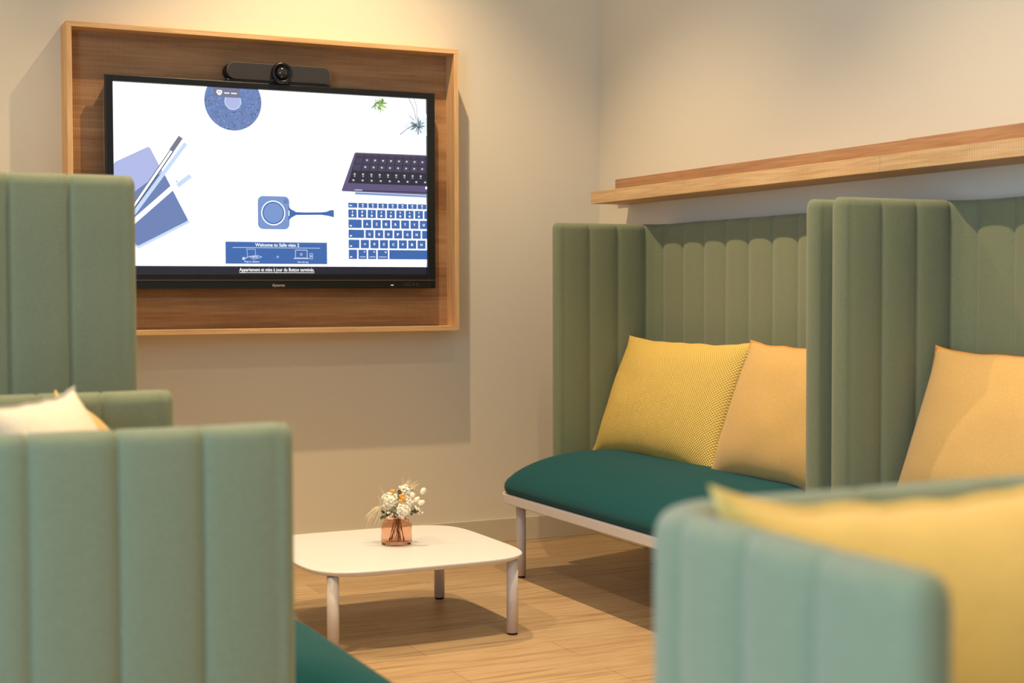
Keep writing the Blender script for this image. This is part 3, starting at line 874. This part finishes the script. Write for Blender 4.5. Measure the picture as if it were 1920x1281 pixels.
# bunny tails
for (a, b_, d, tilt, lab) in ((.098, .196, .0, .5, 'fluffy white bunny-tail grass at the far right of the bouquet'),
                              (.075, .166, -.01, .9, 'pale bunny-tail grass leaning right below the highest one'),
                              (.092, .156, -.014, 1.2, 'pale bunny-tail grass lowest on the right side of the bouquet'),
                              (.058, .180, -.006, .4, 'pale bunny-tail grass among the upper right blooms')):
    root, h = flower('bunny_tail', pt(a, b_, d), lab, 'bunny-tail grasses', M_straw, .0009)
    R3 = Matrix.Rotation(tilt, 3, away)
    bm = bmesh.new(); ellipsoid(bm, h, (.0085, .0085, .0135), R3, 12, 10, jitter=.2)
    for k in range(150):
        q = Vector((rs.gauss(0, 1), rs.gauss(0, 1), rs.gauss(0, 1))).normalized()
        p = h + R3 @ Vector((q.x*.008, q.y*.008, q.z*.013)); e = p + (R3 @ Vector((q.x, q.y, q.z+.8))).normalized()*rs.uniform(.004, .008)
        s = q.orthogonal().normalized()*.0004
        bm.faces.new([bm.verts.new(p-s), bm.verts.new(p+s), bm.verts.new(e)])
    obj('tuft', bm, M_petal, root)
# apricot flowers
for (a, b_, d, lab) in ((-.012, .190, -.012, 'yellow dried flower at the top left of the bouquet'), (.022, .176, -.026, 'apricot dried flower at the top middle of the bouquet'),
                        (.029, .168, -.034, 'apricot dried flower right of the middle, in front'), (.020, .158, -.034, 'small apricot dried flower in the centre of the bouquet')):
    root, h = flower('dried_flower', pt(a, b_, d), lab, 'apricot dried flowers', M_brown, .001)
    bm = bmesh.new()
    for k in range(7):
        th = 2*PI*k/7; R3 = Matrix.Rotation(th, 3, Vector((0, 0, 1))) @ Matrix.Rotation(.35, 3, Vector((0, 1, 0)))
        ellipsoid(bm, h + R3 @ Vector((.003, 0, .003)), (.0045, .006, .0125), R3, 8, 6)
    obj('bloom', bm, M_apri, root)
# eucalyptus and leaves
def leaf(bm, p, d, L, Wd, nrm):
    d = d.normalized(); s = d.cross(nrm).normalized(); n_ = s.cross(d); N = 7; L1, L2, LC = [], [], []
    for k in range(N+1):
        t = k/N; w_ = Wd*math.sin(PI*min(1, t*.93+.04))**.8; c = p + d*L*t + n_*(.12*L*math.sin(PI*t))
        L1.append(bm.verts.new(c+s*w_+n_*w_*.25)); L2.append(bm.verts.new(c-s*w_+n_*w_*.25)); LC.append(bm.verts.new(c))
    for k in range(N):
        bm.faces.new((L1[k], L1[k+1], LC[k+1], LC[k])); bm.faces.new((LC[k], LC[k+1], L2[k+1], L2[k]))
toc = -away
for (a, b_, d, n, L, Wl, mat, lab) in ((.000, .128, -.040, 5, .022, .011, M_leaf, 'round green eucalyptus leaves at the front centre of the bouquet'),
                                    (.008, .192, -.012, 5, .016, .0055, M_leafd, 'small grey-green leaf sprig at the top centre of the bouquet'),
                                    (-.040, .112, -.022, 8, .020, .0055, M_leafd, 'dark green leaf sprig at the lower left of the bouquet'),
                                    (.064, .118, -.018, 7, .014, .004, M_leafd, 'dark green leaf sprig at the lower right of the bouquet')):
    root, h = flower('eucalyptus_sprig', pt(a, b_, d), lab, 'green sprigs', M_brown, .001, 'leaf sprig')
    for k in range(n):
        bm = bmesh.new(); side = rs.choice((-1, 1)); di = (right*rs.uniform(-1, 1) + Vector((0, 0, rs.uniform(-.7, .9))) + toc*rs.uniform(-.2, .6))
        base = h + Vector((rs.uniform(-.006, .006), rs.uniform(-.006, .006), rs.uniform(-.008, .008)))
        leaf(bm, base, di, L*rs.uniform(.8, 1.2), Wl*rs.uniform(.8, 1.15), toc+Vector((0, 0, .4))); obj('leaf', bm, mat, root)
# little white berries
for (a, b_, d, lab) in ((-.022, .118, -.040, 'spray of tiny white buds at the lower left of the bouquet'), (.082, .135, -.014, 'spray of tiny white buds at the right of the bouquet'), (.084, .122, -.010, 'spray of tiny white buds low on the right of the bouquet')):
    root, h = flower('bud_spray', pt(a, b_, d), lab, 'white bud sprays', M_straw, .0008, 'flower')
    for k in range(6):
        bm = bmesh.new(); ellipsoid(bm, h+Vector((rs.uniform(-.013, .013), rs.uniform(-.01, .01), rs.uniform(-.012, .012))), (.0038, .0038, .0044), None, 8, 6); obj('bud', bm, M_petal, root)
# wispy grasses
def wisp(name, root_pt, fan, label, seed):
    r_ = random.Random(seed)
    root = empty(name, (VX, VY, vz), label=label, cat='dried flower', group='wispy dried plumes')
    base = root_pt-Vector(root.location); bm = bmesh.new()
    P = [p-Vector(root.location) for p in stem_pts(root_pt)]; tube(bm, P, .0009, 5); obj('stem', bm, M_straw, root)
    bm = bmesh.new()
    for (dx, dz, L, curl) in fan:
        d = (right*dx + Vector((0, 0, dz)) + away*r_.uniform(-.35, .35)).normalized(); pts = []; R_ = []
        for k in range(8):
            t = k/7; pts.append(base + d*L*t + Vector((0, 0, -curl*L*t*t)) + right*.004*math.sin(t*5+seed)); R_.append(.0011*(1-t)+.00025 + .0006*math.sin(PI*t))
        tube(bm, pts, R_, 4)
    obj('plume', bm, M_tuft, root)
r_ = random.Random(21)
wisp('feather_plume', pt(-.045, .140, -.01), [(-1, r_.uniform(-.1, .45), r_.uniform(.035, .075), r_.uniform(.3, 1.3)) for k in range(22)], 'wispy cream feather plume drooping out at the left of the bouquet', 1)
wisp('feather_plume', pt(.035, .195, .015), [(r_.uniform(.1, 1.1), r_.uniform(.25, 1), r_.uniform(.03, .065), r_.uniform(-.1, .3)) for k in range(20)], 'wispy cream feather plume fanning out at the top right', 2)
wisp('feather_plume', pt(-.030, .165, .01), [(-.75, 1, .066, .0), (-.35, 1, .03, 0), (-.62, 1, .05, .1)], 'single long grass blade pointing up left from the bouquet', 3)
wisp('feather_plume', pt(-.05, .135, -.012), [(-.45, -.7, .07, .1), (-.25, -.8, .065, .1), (-.6, -.3, .055, .5), (-.4, 1, .05, .0)], 'thin grass blades hanging down beside the vase at the left', 4)
wisp('feather_plume', pt(.018, .185, .0), [(.1, 1, .06, 0), (.35, 1, .05, 0), (.25, 1, .035, 0)], 'thin upright grass blades at the top middle of the bouquet', 5)
